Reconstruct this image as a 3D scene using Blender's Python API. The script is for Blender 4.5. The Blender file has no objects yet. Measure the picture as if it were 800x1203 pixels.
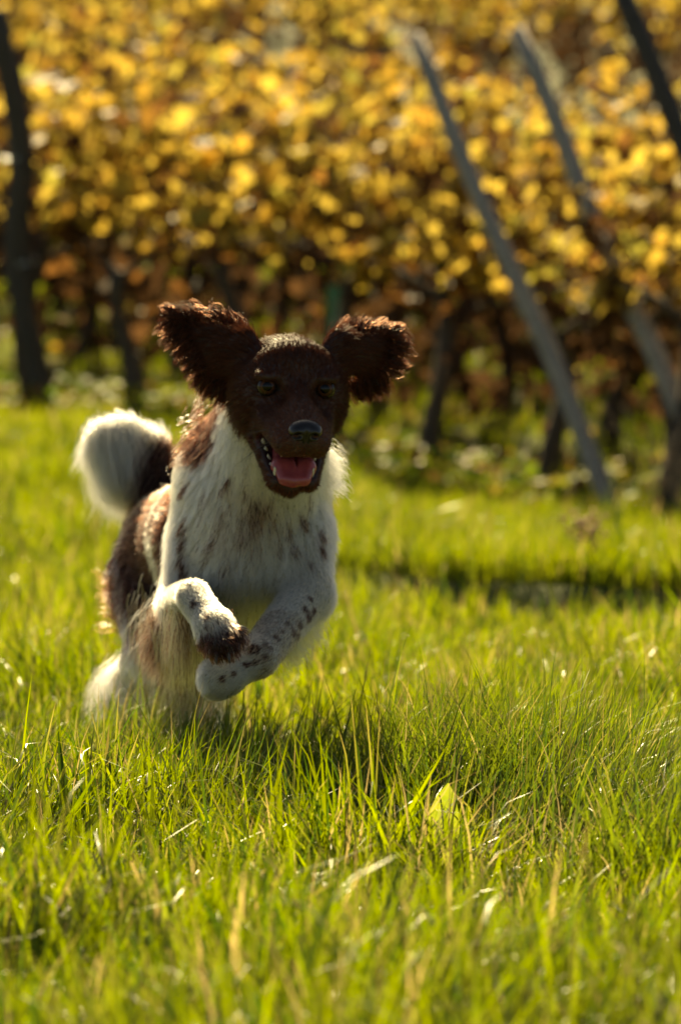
import bpy, bmesh, math, random
import numpy as np
from mathutils import Vector, Matrix

scene = bpy.context.scene
col = scene.collection
rng = np.random.default_rng(7)
random.seed(7)

# ------------------------------------------------------------------ camera
CAMZ, FPX, HOR = 0.52, 4500.0, 471.0
PITCH = math.atan((601.5 - HOR) / FPX)
cam_d = bpy.data.cameras.new('camera')
cam = bpy.data.objects.new('camera', cam_d); col.objects.link(cam)
cam.location = (0, 0, CAMZ)
cam.rotation_euler = (math.pi / 2 - PITCH, 0, 0)
cam_d.sensor_fit = 'HORIZONTAL'; cam_d.sensor_width = 24.0; cam_d.lens = 135.0
cam_d.clip_start = 0.05; cam_d.clip_end = 2000
cam_d.dof.use_dof = True
cam_d.dof.focus_distance = 4.36
cam_d.dof.aperture_fstop = 5.8
cam_d.dof.aperture_blades = 9
scene.camera = cam

# ------------------------------------------------------------------ light
SUN_EL, SUN_AZ = math.radians(42), math.radians(-10)     # azimuth from +Y, negative = left
world = bpy.data.worlds.new('World'); scene.world = world
world.use_nodes = True
wn = world.node_tree.nodes; wl = world.node_tree.links
sky = wn.new('ShaderNodeTexSky'); sky.sky_type = 'NISHITA'; sky.sun_disc = False
sky.air_density = 0.45; sky.sun_elevation = SUN_EL; sky.sun_rotation = SUN_AZ
wl.new(sky.outputs[0], wn['Background'].inputs[0])
wn['Background'].inputs[1].default_value = 0.05
sun_d = bpy.data.lights.new('sun', 'SUN'); sun_d.energy = 5.0
sun_d.angle = math.radians(0.5); sun_d.color = (1.0, 0.86, 0.62)
sun = bpy.data.objects.new('sun', sun_d); col.objects.link(sun)
sdir = Vector((math.sin(SUN_AZ) * math.cos(SUN_EL), math.cos(SUN_AZ) * math.cos(SUN_EL), math.sin(SUN_EL)))
sun.location = sdir * 30
sun.rotation_euler = sdir.to_track_quat('Z', 'Y').to_euler()
vs = scene.view_settings
vs.view_transform = 'Standard'; vs.look = 'None'; vs.exposure = 1.75; vs.gamma = 1.0
vs.use_curve_mapping = False
vs.use_white_balance = True; vs.white_balance_temperature = 8900; vs.white_balance_tint = 0
scene.cycles.max_bounces = 10
scene.cycles.diffuse_bounces = 4
scene.cycles.transmission_bounces = 8
scene.cycles.transparent_max_bounces = 8
scene.cycles.sample_clamp_indirect = 4.0
scene.cycles.use_denoising = True

# ------------------------------------------------------------------ helpers
F_AX = np.array([0, math.cos(PITCH), -math.sin(PITCH)])
U_AX = np.array([0, math.sin(PITCH), math.cos(PITCH)])
def at(px, py, Y):
    d = F_AX + np.array([(px - 400) / FPX, 0, 0]) - (py - 601.5) / FPX * U_AX
    d = d * (Y / d[1])
    return np.array([d[0], d[1], d[2] + CAMZ])

def project(P):
    q = P - np.array([0, 0, CAMZ])
    w = q @ F_AX
    return np.stack([400 + q[:, 0] / w * FPX, 601.5 - (q @ U_AX) / w * FPX], 1)

def tag(o, label=None, cat=None, group=None, kind=None):
    if label: o['label'] = label
    if cat: o['category'] = cat
    if group: o['group'] = group
    if kind: o['kind'] = kind
    return o

def empty(name, loc, rz=0.0):
    o = bpy.data.objects.new(name, None); col.objects.link(o)
    o.empty_display_size = 0.1
    o.location = loc; o.rotation_euler = (0, 0, rz)
    return o

def mesh_np(name, V, Fc, smooth=True):
    """Fc: list of arrays (n,k) of vertex indices"""
    me = bpy.data.meshes.new(name)
    V = np.asarray(V, dtype=np.float32)
    me.vertices.add(len(V)); me.vertices.foreach_set('co', V.ravel())
    loops = np.concatenate([f.ravel() for f in Fc]).astype(np.int32)
    tot = np.concatenate([np.full(len(f), f.shape[1], np.int32) for f in Fc])
    start = np.concatenate([[0], np.cumsum(tot)[:-1]]).astype(np.int32)
    me.loops.add(len(loops)); me.loops.foreach_set('vertex_index', loops)
    me.polygons.add(len(tot)); me.polygons.foreach_set('loop_start', start)
    try: me.polygons.foreach_set('loop_total', tot)
    except Exception: pass
    me.update(calc_edges=True)
    me.validate()
    if smooth: me.polygons.foreach_set('use_smooth', np.ones(len(me.polygons), bool))
    return me

def set_col(me, name, C):
    a = me.attributes.new(name, 'FLOAT_COLOR', 'POINT')
    C4 = np.ones((len(C), 4), np.float32); C4[:, :3] = C
    a.data.foreach_set('color', C4.ravel())

def obj(name, me, mat=None, parent=None, loc=None):
    o = bpy.data.objects.new(name, me); col.objects.link(o)
    if mat is not None and len(me.materials) == 0: me.materials.append(mat)
    if parent: o.parent = parent
    if loc is not None: o.location = loc
    return o

def hash2(ix, iy, seed):
    n = (ix.astype(np.int64) * 374761393 + iy.astype(np.int64) * 668265263 + seed * 69069) & 0xffffffff
    n = ((n ^ (n >> 13)) * 1274126177) & 0xffffffff
    return ((n ^ (n >> 16)) & 0xffff) / 65535.0
def vnoise(x, y, seed=0):
    x = np.asarray(x, float); y = np.asarray(y, float)
    ix = np.floor(x); iy = np.floor(y); fx = x - ix; fy = y - iy
    fx = fx * fx * (3 - 2 * fx); fy = fy * fy * (3 - 2 * fy)
    a = hash2(ix, iy, seed); b = hash2(ix + 1, iy, seed); c = hash2(ix, iy + 1, seed); d = hash2(ix + 1, iy + 1, seed)
    return (a * (1 - fx) + b * fx) * (1 - fy) + (c * (1 - fx) + d * fx) * fy
def sstep(a, b, x):
    t = np.clip((x - a) / (b - a), 0, 1); return t * t * (3 - 2 * t)
def nrm(v):
    v = np.asarray(v, float); return v / (np.linalg.norm(v, axis=-1, keepdims=True) + 1e-12)

# ------------------------------------------------------------------ materials
def new_mat(name):
    m = bpy.data.materials.new(name); m.use_nodes = True
    nt = m.node_tree; nt.nodes.clear()
    out = nt.nodes.new('ShaderNodeOutputMaterial')
    return m, nt, out
def nd(nt, t, **kw):
    n = nt.nodes.new(t)
    for k, v in kw.items(): setattr(n, k, v)
    return n
def ramp(nt, fac, stops):
    r = nd(nt, 'ShaderNodeValToRGB'); e = r.color_ramp.elements
    while len(e) < len(stops): e.new(0.5)
    for i, (p, c) in enumerate(stops): e[i].position = p; e[i].color = (*c, 1)
    nt.links.new(fac, r.inputs[0]); return r.outputs[0]
def noise(nt, scale, detail=4, vec=None, rough=0.55):
    n = nd(nt, 'ShaderNodeTexNoise'); n.inputs['Scale'].default_value = scale
    n.inputs['Detail'].default_value = detail; n.inputs['Roughness'].default_value = rough
    if vec is not None: nt.links.new(vec, n.inputs['Vector'])
    return n
def thin_leaf_shader(nt, out, colr, rough=0.4, trans=0.5, spec=0.4, tcol=None):
    p = nd(nt, 'ShaderNodeBsdfPrincipled'); p.inputs['Roughness'].default_value = rough
    p.inputs['Specular IOR Level'].default_value = spec
    nt.links.new(colr, p.inputs['Base Color'])
    t = nd(nt, 'ShaderNodeBsdfTranslucent'); nt.links.new(tcol or colr, t.inputs[0])
    mx = nd(nt, 'ShaderNodeMixShader'); mx.inputs[0].default_value = trans
    nt.links.new(p.outputs[0], mx.inputs[1]); nt.links.new(t.outputs[0], mx.inputs[2])
    nt.links.new(mx.outputs[0], out.inputs[0])

def mat_grass():
    m, nt, out = new_mat('grass_blade')
    a = nd(nt, 'ShaderNodeAttribute', attribute_name='Col')
    g = nd(nt, 'ShaderNodeNewGeometry')
    n = noise(nt, 60, 2, g.outputs['Position'])
    hsv = nd(nt, 'ShaderNodeHueSaturation')
    mr = nd(nt, 'ShaderNodeMapRange'); mr.inputs[3].default_value = 0.8; mr.inputs[4].default_value = 1.2
    nt.links.new(n.outputs[0], mr.inputs[0]); nt.links.new(mr.outputs[0], hsv.inputs['Value'])
    nt.links.new(a.outputs['Color'], hsv.inputs['Color'])
    thin_leaf_shader(nt, out, hsv.outputs[0], rough=0.34, trans=0.58, spec=0.5)
    return m
def mat_leaf(name, src):
    m, nt, out = new_mat(name)
    if src == 'object':
        oi = nd(nt, 'ShaderNodeObjectInfo'); sc_ = nd(nt, 'ShaderNodeSeparateColor'); nt.links.new(oi.outputs['Color'], sc_.inputs[0]); f = sc_.outputs[0]
    else:
        a = nd(nt, 'ShaderNodeAttribute', attribute_name='rnd'); f = a.outputs['Fac']
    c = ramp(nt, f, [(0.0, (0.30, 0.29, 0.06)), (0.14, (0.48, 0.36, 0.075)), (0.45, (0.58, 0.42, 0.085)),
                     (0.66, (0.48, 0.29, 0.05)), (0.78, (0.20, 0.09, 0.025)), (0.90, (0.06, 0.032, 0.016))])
    tc = nd(nt, 'ShaderNodeTexCoord')
    n = noise(nt, 26, 4, tc.outputs['Object'])
    sp = ramp(nt, n.outputs[0], [(0.36, (0.45, 0.30, 0.16)), (0.5, (1, 1, 1))])
    mx = nd(nt, 'ShaderNodeMix', data_type='RGBA', blend_type='MULTIPLY'); mx.inputs[0].default_value = 0.6
    nt.links.new(c, mx.inputs[6]); nt.links.new(sp, mx.inputs[7])
    thin_leaf_shader(nt, out, mx.outputs[2], rough=0.55, trans=0.62, spec=0.22)
    return m
def mat_bark(name='bark', c0=(0.030, 0.020, 0.014), c1=(0.085, 0.060, 0.042)):
    m, nt, out = new_mat(name)
    tc = nd(nt, 'ShaderNodeTexCoord'); mp = nd(nt, 'ShaderNodeMapping'); mp.inputs['Scale'].default_value = (1, 1, 0.15)
    nt.links.new(tc.outputs['Object'], mp.inputs[0])
    n = noise(nt, 90, 5, mp.outputs[0])
    p = nd(nt, 'ShaderNodeBsdfPrincipled'); p.inputs['Roughness'].default_value = 0.85
    nt.links.new(ramp(nt, n.outputs[0], [(0.3, c0), (0.7, c1)]), p.inputs['Base Color'])
    b = nd(nt, 'ShaderNodeBump'); b.inputs['Strength'].default_value = 0.8; b.inputs['Distance'].default_value = 0.01
    nt.links.new(n.outputs[0], b.inputs['Height']); nt.links.new(b.outputs[0], p.inputs['Normal'])
    nt.links.new(p.outputs[0], out.inputs[0]); return m
def mat_plain(name, c, rough=0.5, metal=0.0, spec=0.5, sss=0.0):
    m, nt, out = new_mat(name)
    p = nd(nt, 'ShaderNodeBsdfPrincipled')
    tc = nd(nt, 'ShaderNodeTexCoord'); n = noise(nt, 70, 3, tc.outputs['Object'])
    cc = ramp(nt, n.outputs[0], [(0.3, tuple(x * 0.75 for x in c)), (0.7, tuple(min(1, x * 1.15) for x in c))])
    nt.links.new(cc, p.inputs['Base Color'])
    p.inputs['Roughness'].default_value = rough; p.inputs['Metallic'].default_value = metal
    p.inputs['Specular IOR Level'].default_value = spec
    if sss: 
        p.inputs['Subsurface Weight'].default_value = sss; p.inputs['Subsurface Radius'].default_value = (0.01, 0.004, 0.003)
    nt.links.new(p.outputs[0], out.inputs[0]); return m
def mat_ground():
    m, nt, out = new_mat('ground')
    g = nd(nt, 'ShaderNodeNewGeometry')
    n1 = noise(nt, 1.3, 5, g.outputs['Position']); n2 = noise(nt, 40, 4, g.outputs['Position'])
    gr = ramp(nt, n2.outputs[0], [(0.3, (0.030, 0.042, 0.008)), (0.7, (0.075, 0.09, 0.016))])
    so = ramp(nt, n2.outputs[0], [(0.3, (0.045, 0.031, 0.018)), (0.7, (0.11, 0.078, 0.045))])
    f = ramp(nt, n1.outputs[0], [(0.55, (0, 0, 0)), (0.7, (1, 1, 1))])
    mx = nd(nt, 'ShaderNodeMix', data_type='RGBA'); nt.links.new(f, mx.inputs[0])
    nt.links.new(gr, mx.inputs[6]); nt.links.new(so, mx.inputs[7])
    p = nd(nt, 'ShaderNodeBsdfPrincipled'); p.inputs['Roughness'].default_value = 0.95
    nt.links.new(mx.outputs[2], p.inputs['Base Color'])
    b = nd(nt, 'ShaderNodeBump'); b.inputs['Strength'].default_value = 0.6; b.inputs['Distance'].default_value = 0.02
    nt.links.new(n2.outputs[0], b.inputs['Height']); nt.links.new(b.outputs[0], p.inputs['Normal'])
    nt.links.new(p.outputs[0], out.inputs[0]); return m

M_GRASS = mat_grass(); M_LEAF = mat_leaf('vine_leaf', 'object'); M_FOL = mat_leaf('vine_foliage', 'attr')
M_BARK = mat_bark(); M_GROUND = mat_ground()
M_CANE = mat_bark('cane', (0.09, 0.045, 0.022), (0.22, 0.12, 0.06))
M_WOOD = mat_bark('weathered_wood', (0.15, 0.135, 0.12), (0.42, 0.37, 0.32))
M_DARKWOOD = mat_bark('dark_wood', (0.025, 0.02, 0.016), (0.07, 0.055, 0.045))
M_WIRE = mat_plain('galvanised_wire', (0.55, 0.55, 0.55), 0.3, 1.0)

# ------------------------------------------------------------------ terrain
def bank_edge(x, y):
    return y - (9.15 - 1.35 * np.clip(x, -1, 2.2)) + 0.07 * np.sin(x * 7.1) + 0.03 * np.sin(x * 17)
def terrain(x, y):
    x = np.asarray(x, float); y = np.asarray(y, float)
    sp = lambda u: np.where(u > 30, u, np.log1p(np.exp(np.minimum(u, 30))))
    wl_ = sstep(0.75, -1.1, x)
    gl = 0.40 * sstep(8.0, 14.8, y) + 0.155 * 0.8 * sp((y - 17.5) / 0.8)
    gr = 0.03 * sstep(9.5, 13.0, y) + 0.155 * 0.8 * sp((y - 15.2) / 0.8)
    g = wl_ * gl + (1 - wl_) * gr
    g = g + 0.12 * np.maximum(y - 60, 0) - 0.26 * np.maximum(y - 170, 0)
    e = bank_edge(x, y)
    bank = 0.11 * sstep(0.0, 0.09, e) * np.exp(-np.maximum(e - 0.1, 0) / 2.0) * sstep(-0.50, -0.10, x)
    und = 0.02 * (vnoise(x * 1.1, y * 0.9, 3) - 0.5) * sstep(0, 4, np.abs(y))
    return g + bank + und

def axis(a, dense):
    return np.unique(np.round(np.concatenate(a), 4))
xs = axis([np.linspace(-300, -30, 19), np.linspace(-30, -3, 28), np.linspace(-3, 3, 121), np.linspace(3, 30, 28), np.linspace(30, 300, 19)], 0)
ys = axis([np.linspace(-200, -10, 16), np.linspace(-10, 2, 13), np.linspace(2, 12, 301), np.linspace(12, 30, 73), np.linspace(30, 100, 71), np.linspace(100, 400, 31)], 0)
GX, GY = np.meshgrid(xs, ys, indexing='ij')
V = np.stack([GX, GY, terrain(GX, GY)], -1).reshape(-1, 3)
nx, ny = len(xs), len(ys)
I = np.arange(nx * ny).reshape(nx, ny)
Q = np.stack([I[:-1, :-1], I[1:, :-1], I[1:, 1:], I[:-1, 1:]], -1).reshape(-1, 4)
tag(obj('ground', mesh_np('ground', V, [Q]), M_GROUND), 'grassy ground rising to the vineyard slope', 'ground', kind='structure')

# ------------------------------------------------------------------ grass
def blades(x, y, L, W, seg, seed, colour, lean=0.35, curv=0.9, winddir=None):
    r = np.random.default_rng(seed)
    n = len(x)
    z = terrain(x, y) - 0.004
    cl = vnoise(x * 6, y * 6, 21) * 2 * np.pi * 1.5
    phi = cl + r.normal(0, 1.1, n)
    if winddir is not None: phi = np.where(r.random(n) < 0.5, winddir + r.normal(0, .5, n), phi)
    th0 = np.abs(r.normal(0, lean, n)); cv = np.abs(r.normal(0, curv, n))
    dh = np.stack([np.cos(phi), np.sin(phi), np.zeros(n)], 1)
    tw = phi + np.pi / 2 + r.normal(0, 0.7, n)
    wv = np.stack([np.cos(tw), np.sin(tw), np.zeros(n)], 1)
    pos = np.stack([x, y, z], 1)
    verts = []; ts = []
    for j in range(seg + 1):
        t = j / seg
        w = W * (1 - t ** 1.8) * (0.75 + 0.5 * min(t * 3, 1) * (1 - t)) * 0.5
        if j < seg:
            verts += [pos - wv * w[:, None], pos + wv * w[:, None]]; ts += [t, t]
        else:
            verts.append(pos.copy()); ts.append(1.0)
        th = th0 + cv * ((j + 0.5) / seg) ** 2
        pos = pos + (L / seg)[:, None] * (np.sin(th)[:, None] * dh + np.cos(th)[:, None] * np.array([0, 0, 1.0]))
    k = 2 * seg + 1
    Vv = np.stack(verts, 1).reshape(-1, 3)
    base = np.arange(n)[:, None] * k
    quads = np.concatenate([base + np.array([[2 * j, 2 * j + 1, 2 * j + 3, 2 * j + 2]]) for j in range(seg - 1)])
    tris = base + np.array([[2 * seg - 2, 2 * seg - 1, 2 * seg]])
    C = colour[:, None, :] * np.ones((1, k, 1))
    tt = np.array(ts)[None, :, None]
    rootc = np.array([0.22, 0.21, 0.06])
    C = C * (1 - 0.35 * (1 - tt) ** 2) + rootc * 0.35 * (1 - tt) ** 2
    dry_tip = (r.random(n) < 0.16)[:, None, None] * sstep(0.6, 1.0, tt)
    C = C * (1 - dry_tip) + np.array([0.42, 0.30, 0.10]) * dry_tip
    return Vv, quads, tris, C.reshape(-1, 3)

def grass_colour(x, y, r, dryf=0.05):
    n = len(x)
    a = np.array([0.150, 0.215, 0.004]); b = np.array([0.285, 0.315, 0.007]); c = np.array([0.045, 0.095, 0.005])
    f = np.clip(vnoise(x * 1.7, y * 1.2, 5) * 0.7 + r.random(n) * 0.5 - 0.1, 0, 1)[:, None]
    C = a * (1 - f) + b * f
    g = (r.random(n) < 0.24)[:, None]; C = np.where(g, c, C)
    d = r.random(n) < dryf * (0.4 + 1.6 * vnoise(x * 2.3, y * 2.0, 9))
    dc = np.array([0.45, 0.34, 0.13]) * (0.6 + 0.6 * r.random(n))[:, None]
    C = np.where(d[:, None], dc, C)
    return C * (0.55 + 0.7 * r.random(n))[:, None]

def scatter(y0, y1, n, half, r):
    y = np.sqrt(r.random(n) * (y1 ** 2 - y0 ** 2) + y0 ** 2)
    x = (r.random(n) * 2 - 1) * half(y)
    return x, y

def join_blades(name, parts, label):
    Vs, Fq, Ft, Cs = [], [], [], []; off = 0
    for (v, q, t, c) in parts:
        Vs.append(v); Fq.append(q + off); Ft.append(t + off); Cs.append(c); off += len(v)
    me = mesh_np(name, np.concatenate(Vs), Fq + Ft)
    set_col(me, 'Col', np.concatenate(Cs))
    o = obj(name, me, M_GRASS); tag(o, label, 'grass', kind='stuff'); return o

r = np.random.default_rng(11)
parts = []
# near and mid meadow
def add_grass(y0, y1, n, half, Lmean, W, seg, seed, **kw):
    rr = np.random.default_rng(seed)
    x, y = scatter(y0, y1, n, half, rr)
    be = bank_edge(x, y); keep = ~((be > -0.06) & (be < 0.10) & (x > -0.35) & (rr.random(n) < 0.9)); x, y = x[keep], y[keep]; n = len(x)
    hn = 0.38 + 1.15 * vnoise(x * 4.2, y * 3.2, 1) * (0.6 + 0.8 * vnoise(x * 0.9, y * 0.8, 2))
    L = Lmean * hn * np.clip(rr.normal(1, 0.27, n), 0.35, 1.9)
    w = W * np.clip(rr.normal(1, 0.25, n), 0.5, 1.8)
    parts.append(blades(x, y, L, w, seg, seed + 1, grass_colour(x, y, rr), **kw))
add_grass(2.3, 7.2, 50000, lambda y: 0.115 * y, 0.105, 0.0044, 4, 101, lean=0.5, curv=1.0)
add_grass(2.3, 7.2, 34000, lambda y: 0.115 * y + 0.9, 0.085, 0.0048, 3, 103, lean=0.6, curv=1.2)
add_grass(7.0, 15.0, 80000, lambda y: 0.11 * y + 0.35, 0.10, 0.0052, 3, 105)
add_grass(7.0, 15.0, 26000, lambda y: 0.11 * y + 1.6, 0.10, 0.007, 2, 107)
add_grass(14.6, 26.0, 42000, lambda y: 0.11 * y + 1.8, 0.11, 0.010, 2, 109)
add_grass(2.6, 24.0, 90000, lambda y: 3.0 + 0.22 * y, 0.10, 0.013, 2, 111)
# bank edge: longer grass hanging over the step
rr = np.random.default_rng(31)
x = rr.random(9000) * 2.6 - 0.35; y = 9.15 - 1.35 * x - 0.07 * np.sin(x * 7.1) + 0.10 + np.abs(rr.normal(0, 0.25, 9000))
parts.append(blades(x, y, rr.normal(0.10, 0.025, 9000).clip(.04), np.full(9000, 0.005), 3, 32, grass_colour(x, y, rr) * 0.9, winddir=-np.pi / 2))
# tall dark tuft right of the dog, blown over to the right
for (tx, ty, sx, sy, n, Lm, s) in [(0.19, 4.60, 0.09, 0.11, 3000, 0.185, 41), (0.27, 4.30, 0.06, 0.10, 900, 0.16, 42), (0.33, 3.95, 0.05, 0.08, 700, 0.15, 43),
                                   (-0.02, 4.75, 0.09, 0.05, 500, 0.14, 44), (-0.24, 5.12, 0.09, 0.10, 1100, 0.125, 46), (-0.30, 4.95, 0.10, 0.08, 600, 0.11, 47), (-0.12, 4.45, 0.06, 0.08, 500, 0.135, 45)]:
    rr = np.random.default_rng(s)
    x = rr.normal(tx, sx, n); y = rr.normal(ty, sy, n)
    c = grass_colour(x, y, rr, 0.08)
    c = c * 0.6 + np.array([0.06, 0.11, 0.015]) * 0.4
    parts.append(blades(x, y, rr.normal(Lm, 0.03, n).clip(.05), np.full(n, 0.0036), 5, s + 50, c, lean=0.4, curv=0.8, winddir=0.1))
# dry straw lying low
rr = np.random.default_rng(61)
x, y = scatter(2.5, 7.0, 1500, lambda y: 0.11 * y + 0.3, rr)
c = np.array([0.40, 0.31, 0.13]) * (0.6 + 0.6 * rr.random(1500))[:, None]
parts.append(blades(x, y, rr.normal(0.11, 0.03, 1500).clip(.03), np.full(1500, 0.0028), 4, 62, c, lean=0.9, curv=0.9))
x = rr.normal(0.19, 0.08, 260); y = rr.normal(4.02, 0.07, 260)
c = np.array([0.40, 0.31, 0.15]) * (0.5 + 0.6 * rr.random(260))[:, None]
parts.append(blades(x, y, rr.normal(0.11, 0.03, 260).clip(.03), np.full(260, 0.0026), 4, 63, c, lean=1.25, curv=0.6, winddir=0.3))
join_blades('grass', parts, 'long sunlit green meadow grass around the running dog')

# ------------------------------------------------------------------ vine leaves
def leaf_mesh(name, seed, size=1.0):
    rr = random.Random(seed)
    # five-lobed outline of a vine leaf, stalk at the origin, blade along +Y
    pts = [(0, 0.02), (0.22, -0.12), (0.50, 0.02), (0.40, 0.25), (0.62, 0.48), (0.34, 0.58), (0.22, 0.72), (0, 1.0),
           (-0.22, 0.72), (-0.34, 0.58), (-0.62, 0.48), (-0.40, 0.25), (-0.50, 0.02), (-0.22, -0.12)]
    cup = rr.uniform(-0.25, 0.35); fold = rr.uniform(0.05, 0.4); V = [(0, 0.35, 0)]
    for (x, y) in pts:
        x *= rr.uniform(0.88, 1.1); y *= rr.uniform(0.93, 1.06)
        V.append((x, y, fold * abs(x) + cup * (y - 0.35) ** 2 + rr.uniform(-0.05, 0.05)))
    n = len(pts)
    F = np.array([[0, 1 + i, 1 + (i + 1) % n] for i in range(n)])
    return np.array(V) * size, F
LEAFS = [leaf_mesh('leaf', s) for s in range(8)]
LEAF_ME = []
for i, (v, f) in enumerate(LEAFS):
    me = mesh_np('leaf', v, [f]); me.materials.append(M_LEAF); LEAF_ME.append(me)

def tube(path, radii, sides=7, rr=None, jit=0.0, cap=True):
    path = np.asarray(path, float); n = len(path)
    V = []; F = []
    tan = nrm(np.gradient(path, axis=0))
    ref = np.array([1.0, 0.1, 0.03]); 
    for i in range(n):
        a = nrm(np.cross(tan[i], ref if abs(tan[i] @ nrm(ref)) < 0.95 else np.array([0, 1.0, 0]))); b = np.cross(tan[i], a)
        for k in range(sides):
            an = 2 * math.pi * k / sides
            rad = radii[i] * (1 + (rr.uniform(-jit, jit) if rr else 0))
            V.append(path[i] + rad * (math.cos(an) * a + math.sin(an) * b))
    for i in range(n - 1):
        for k in range(sides):
            F.append((i * sides + k, i * sides + (k + 1) % sides, (i + 1) * sides + (k + 1) % sides, (i + 1) * sides + k))
    V = np.array(V); F = np.array(F)
    caps = []
    if cap:
        V = np.vstack([V, path[0], path[-1]])
        for k in range(sides):
            caps.append((len(V) - 2, (k + 1) % sides, k)); caps.append((len(V) - 1, (n - 1) * sides + k, (n - 1) * sides + (k + 1) % sides))
    return V, F, np.array(caps).reshape(-1, 3)
def join_tubes(name, tubes):
    Vs, Fs, Ts, off = [], [], [], 0
    for v, f, c in tubes:
        Vs.append(v); Fs.append(f + off); Ts.append(c + off); off += len(v)
    return mesh_np(name, np.concatenate(Vs), Fs + Ts)

def vine_geo(seed, top=1.62, nleaf=260, sparse=0.0):
    """one plant along local x: (trunk mesh, shoots mesh, list of leaf matrices)"""
    rr = random.Random(seed)
    h = rr.uniform(0.66, 0.80); lx = rr.uniform(-0.16, 0.16); ly = rr.uniform(-0.08, 0.08)
    P = []; R = []
    ph = rr.uniform(0, 6)
    for i in range(9):
        t = i / 8
        P.append((lx * t + 0.035 * math.sin(ph + 5 * t), ly * t + 0.03 * math.cos(ph * 1.7 + 6 * t), -0.06 + (h + 0.06) * t))
        R.append(0.052 * (1 - 0.45 * t) * (1.35 if i == 0 else 1) * rr.uniform(0.85, 1.2) + (0.012 if i == 8 else 0))
    trunk = [tube(P, R, 9, rr, 0.16)]
    hx, hy, hz = P[-1]
    arms = []
    for s in (-1, 1):
        A = [(hx + s * 0.5 * t, hy * (1 - t) + 0.02 * math.sin(4 * t + ph), hz - 0.03 + 0.14 * math.sin(t * 2.2)) for t in np.linspace(0, 1, 6)]
        arms.append(A); trunk.append(tube(A, np.linspace(0.022, 0.009, 6), 6, rr, 0.12))
    shoots = []; nodes = []
    low = []
    for A in arms:
        for k in range(5):
            t = (k + rr.uniform(0.2, 0.8)) / 5
            i = min(int(t * 5), 4); b = np.array(A[i]) * (1 - (t * 5 - i)) + np.array(A[i + 1]) * (t * 5 - i)
            dx, dy = rr.uniform(-0.16, 0.16), rr.uniform(-0.16, 0.16)
            H = top * rr.uniform(0.82, 1.08) - b[2]
            S = [b + np.array([dx * u + 0.02 * math.sin(7 * u + k), dy * u ** 1.4 + 0.015 * math.cos(6 * u), H * u * (1 - 0.1 * u)]) for u in np.linspace(0, 1, 8)]
            shoots.append(tube(S, np.linspace(0.0055, 0.002, 8), 5)); nodes.append(S)
        # hanging laterals
        for _h in range(3):
            b = np.array(A[rr.randint(1, 5)]); s2 = rr.uniform(-1, 1)
            sy_, dr_ = rr.choice((-1, 1)) * rr.uniform(.05, .2), rr.uniform(.5, 1)
            S = [b + np.array([0.15 * s2 * u, sy_ * u, 0.2 * u - 0.62 * u * u * dr_]) for u in np.linspace(0, 1, 6)]
            shoots.append(tube(S, np.linspace(0.004, 0.002, 6), 5)); nodes.append(S); low.append(S)
    mats = []
    for q in range(nleaf):
        S = rr.choice(nodes); u = rr.random() ** 0.9 * (len(S) - 1.001); i = int(u)
        p = np.array(S[i]) * (1 - u + i) + np.array(S[i + 1]) * (u - i)
        if p[2] < 0.80 and rr.random() < 0.70: continue
        az = rr.uniform(0, 2 * math.pi); L = rr.uniform(0.02, 0.10)
        p = p + np.array([math.cos(az) * L, math.sin(az) * L * 1.1, rr.uniform(-0.03, 0.02)])
        size = rr.uniform(0.055, 0.112)
        M = Matrix.Translation(Vector(p)) @ Matrix.Rotation(az - math.pi / 2, 4, 'Z') @ Matrix.Rotation(-rr.uniform(0.3, 1.35), 4, 'X') @ Matrix.Rotation(rr.uniform(-0.6, 0.6), 4, 'Y') @ Matrix.Diagonal((size, size, size, 1))
        mats.append((M, rr.randrange(8), rr.random() if p[2] > 0.8 else 0.80 + 0.20 * rr.random()))  # low leaves dry brown, their dark tone also standing for shade below the canopy
    return join_tubes('trunk', trunk), join_tubes('shoots', shoots), mats

def foliage_mesh(mats, name='foliage'):
    Vs, Fs, Rn, off = [], [], [], 0
    for M, k, rv in mats:
        v, f = LEAFS[k]; m = np.array(M)
        Vs.append(v @ m[:3, :3].T + m[:3, 3]); Fs.append(f + off); Rn.append(np.full(len(v), rv)); off += len(v)
    me = mesh_np(name, np.concatenate(Vs), [np.concatenate(Fs)])
    a = me.attributes.new('rnd', 'FLOAT', 'POINT'); a.data.foreach_set('value', np.concatenate(Rn).astype(np.float32))
    me.materials.append(M_FOL); return me

PROTO = []
for s in range(6):
    tr, sh, mats = vine_geo(100 + s, top=1.6, nleaf=300)
    tr.materials.append(M_BARK); sh.materials.append(M_CANE)
    rr = random.Random(900 + s); dry = []  # extra dry brown leaves, coloured darker for the shade among the trunks
    for q in range(150):
        z_ = rr.uniform(0.12, 0.85); sz = rr.uniform(0.05, 0.10)
        M = Matrix.Translation((rr.uniform(-.42, .42), rr.uniform(-.14, .14), z_)) @ Matrix.Rotation(rr.uniform(0, 6.28), 4, 'Z') @ Matrix.Rotation(-rr.uniform(0.6, 1.7), 4, 'X') @ Matrix.Diagonal((sz, sz, sz, 1))
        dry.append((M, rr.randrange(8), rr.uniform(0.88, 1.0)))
    PROTO.append((tr, sh, mats, foliage_mesh(mats + dry)))

ROW_D = nrm(np.array([1.6 + 1.5, 14.2 - 17.1])); ROW_N = np.array([-ROW_D[1], ROW_D[0]])
ROW_O = np.array([1.6, 14.35])
ANG = math.atan2(ROW_D[1], ROW_D[0])
ORD = ['first', 'second', 'third', 'fourth', 'fifth', 'sixth', 'seventh', 'eighth', 'ninth', 'tenth', 'eleventh', 'twelfth', 'thirteenth', 'fourteenth', 'fifteenth']

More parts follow.
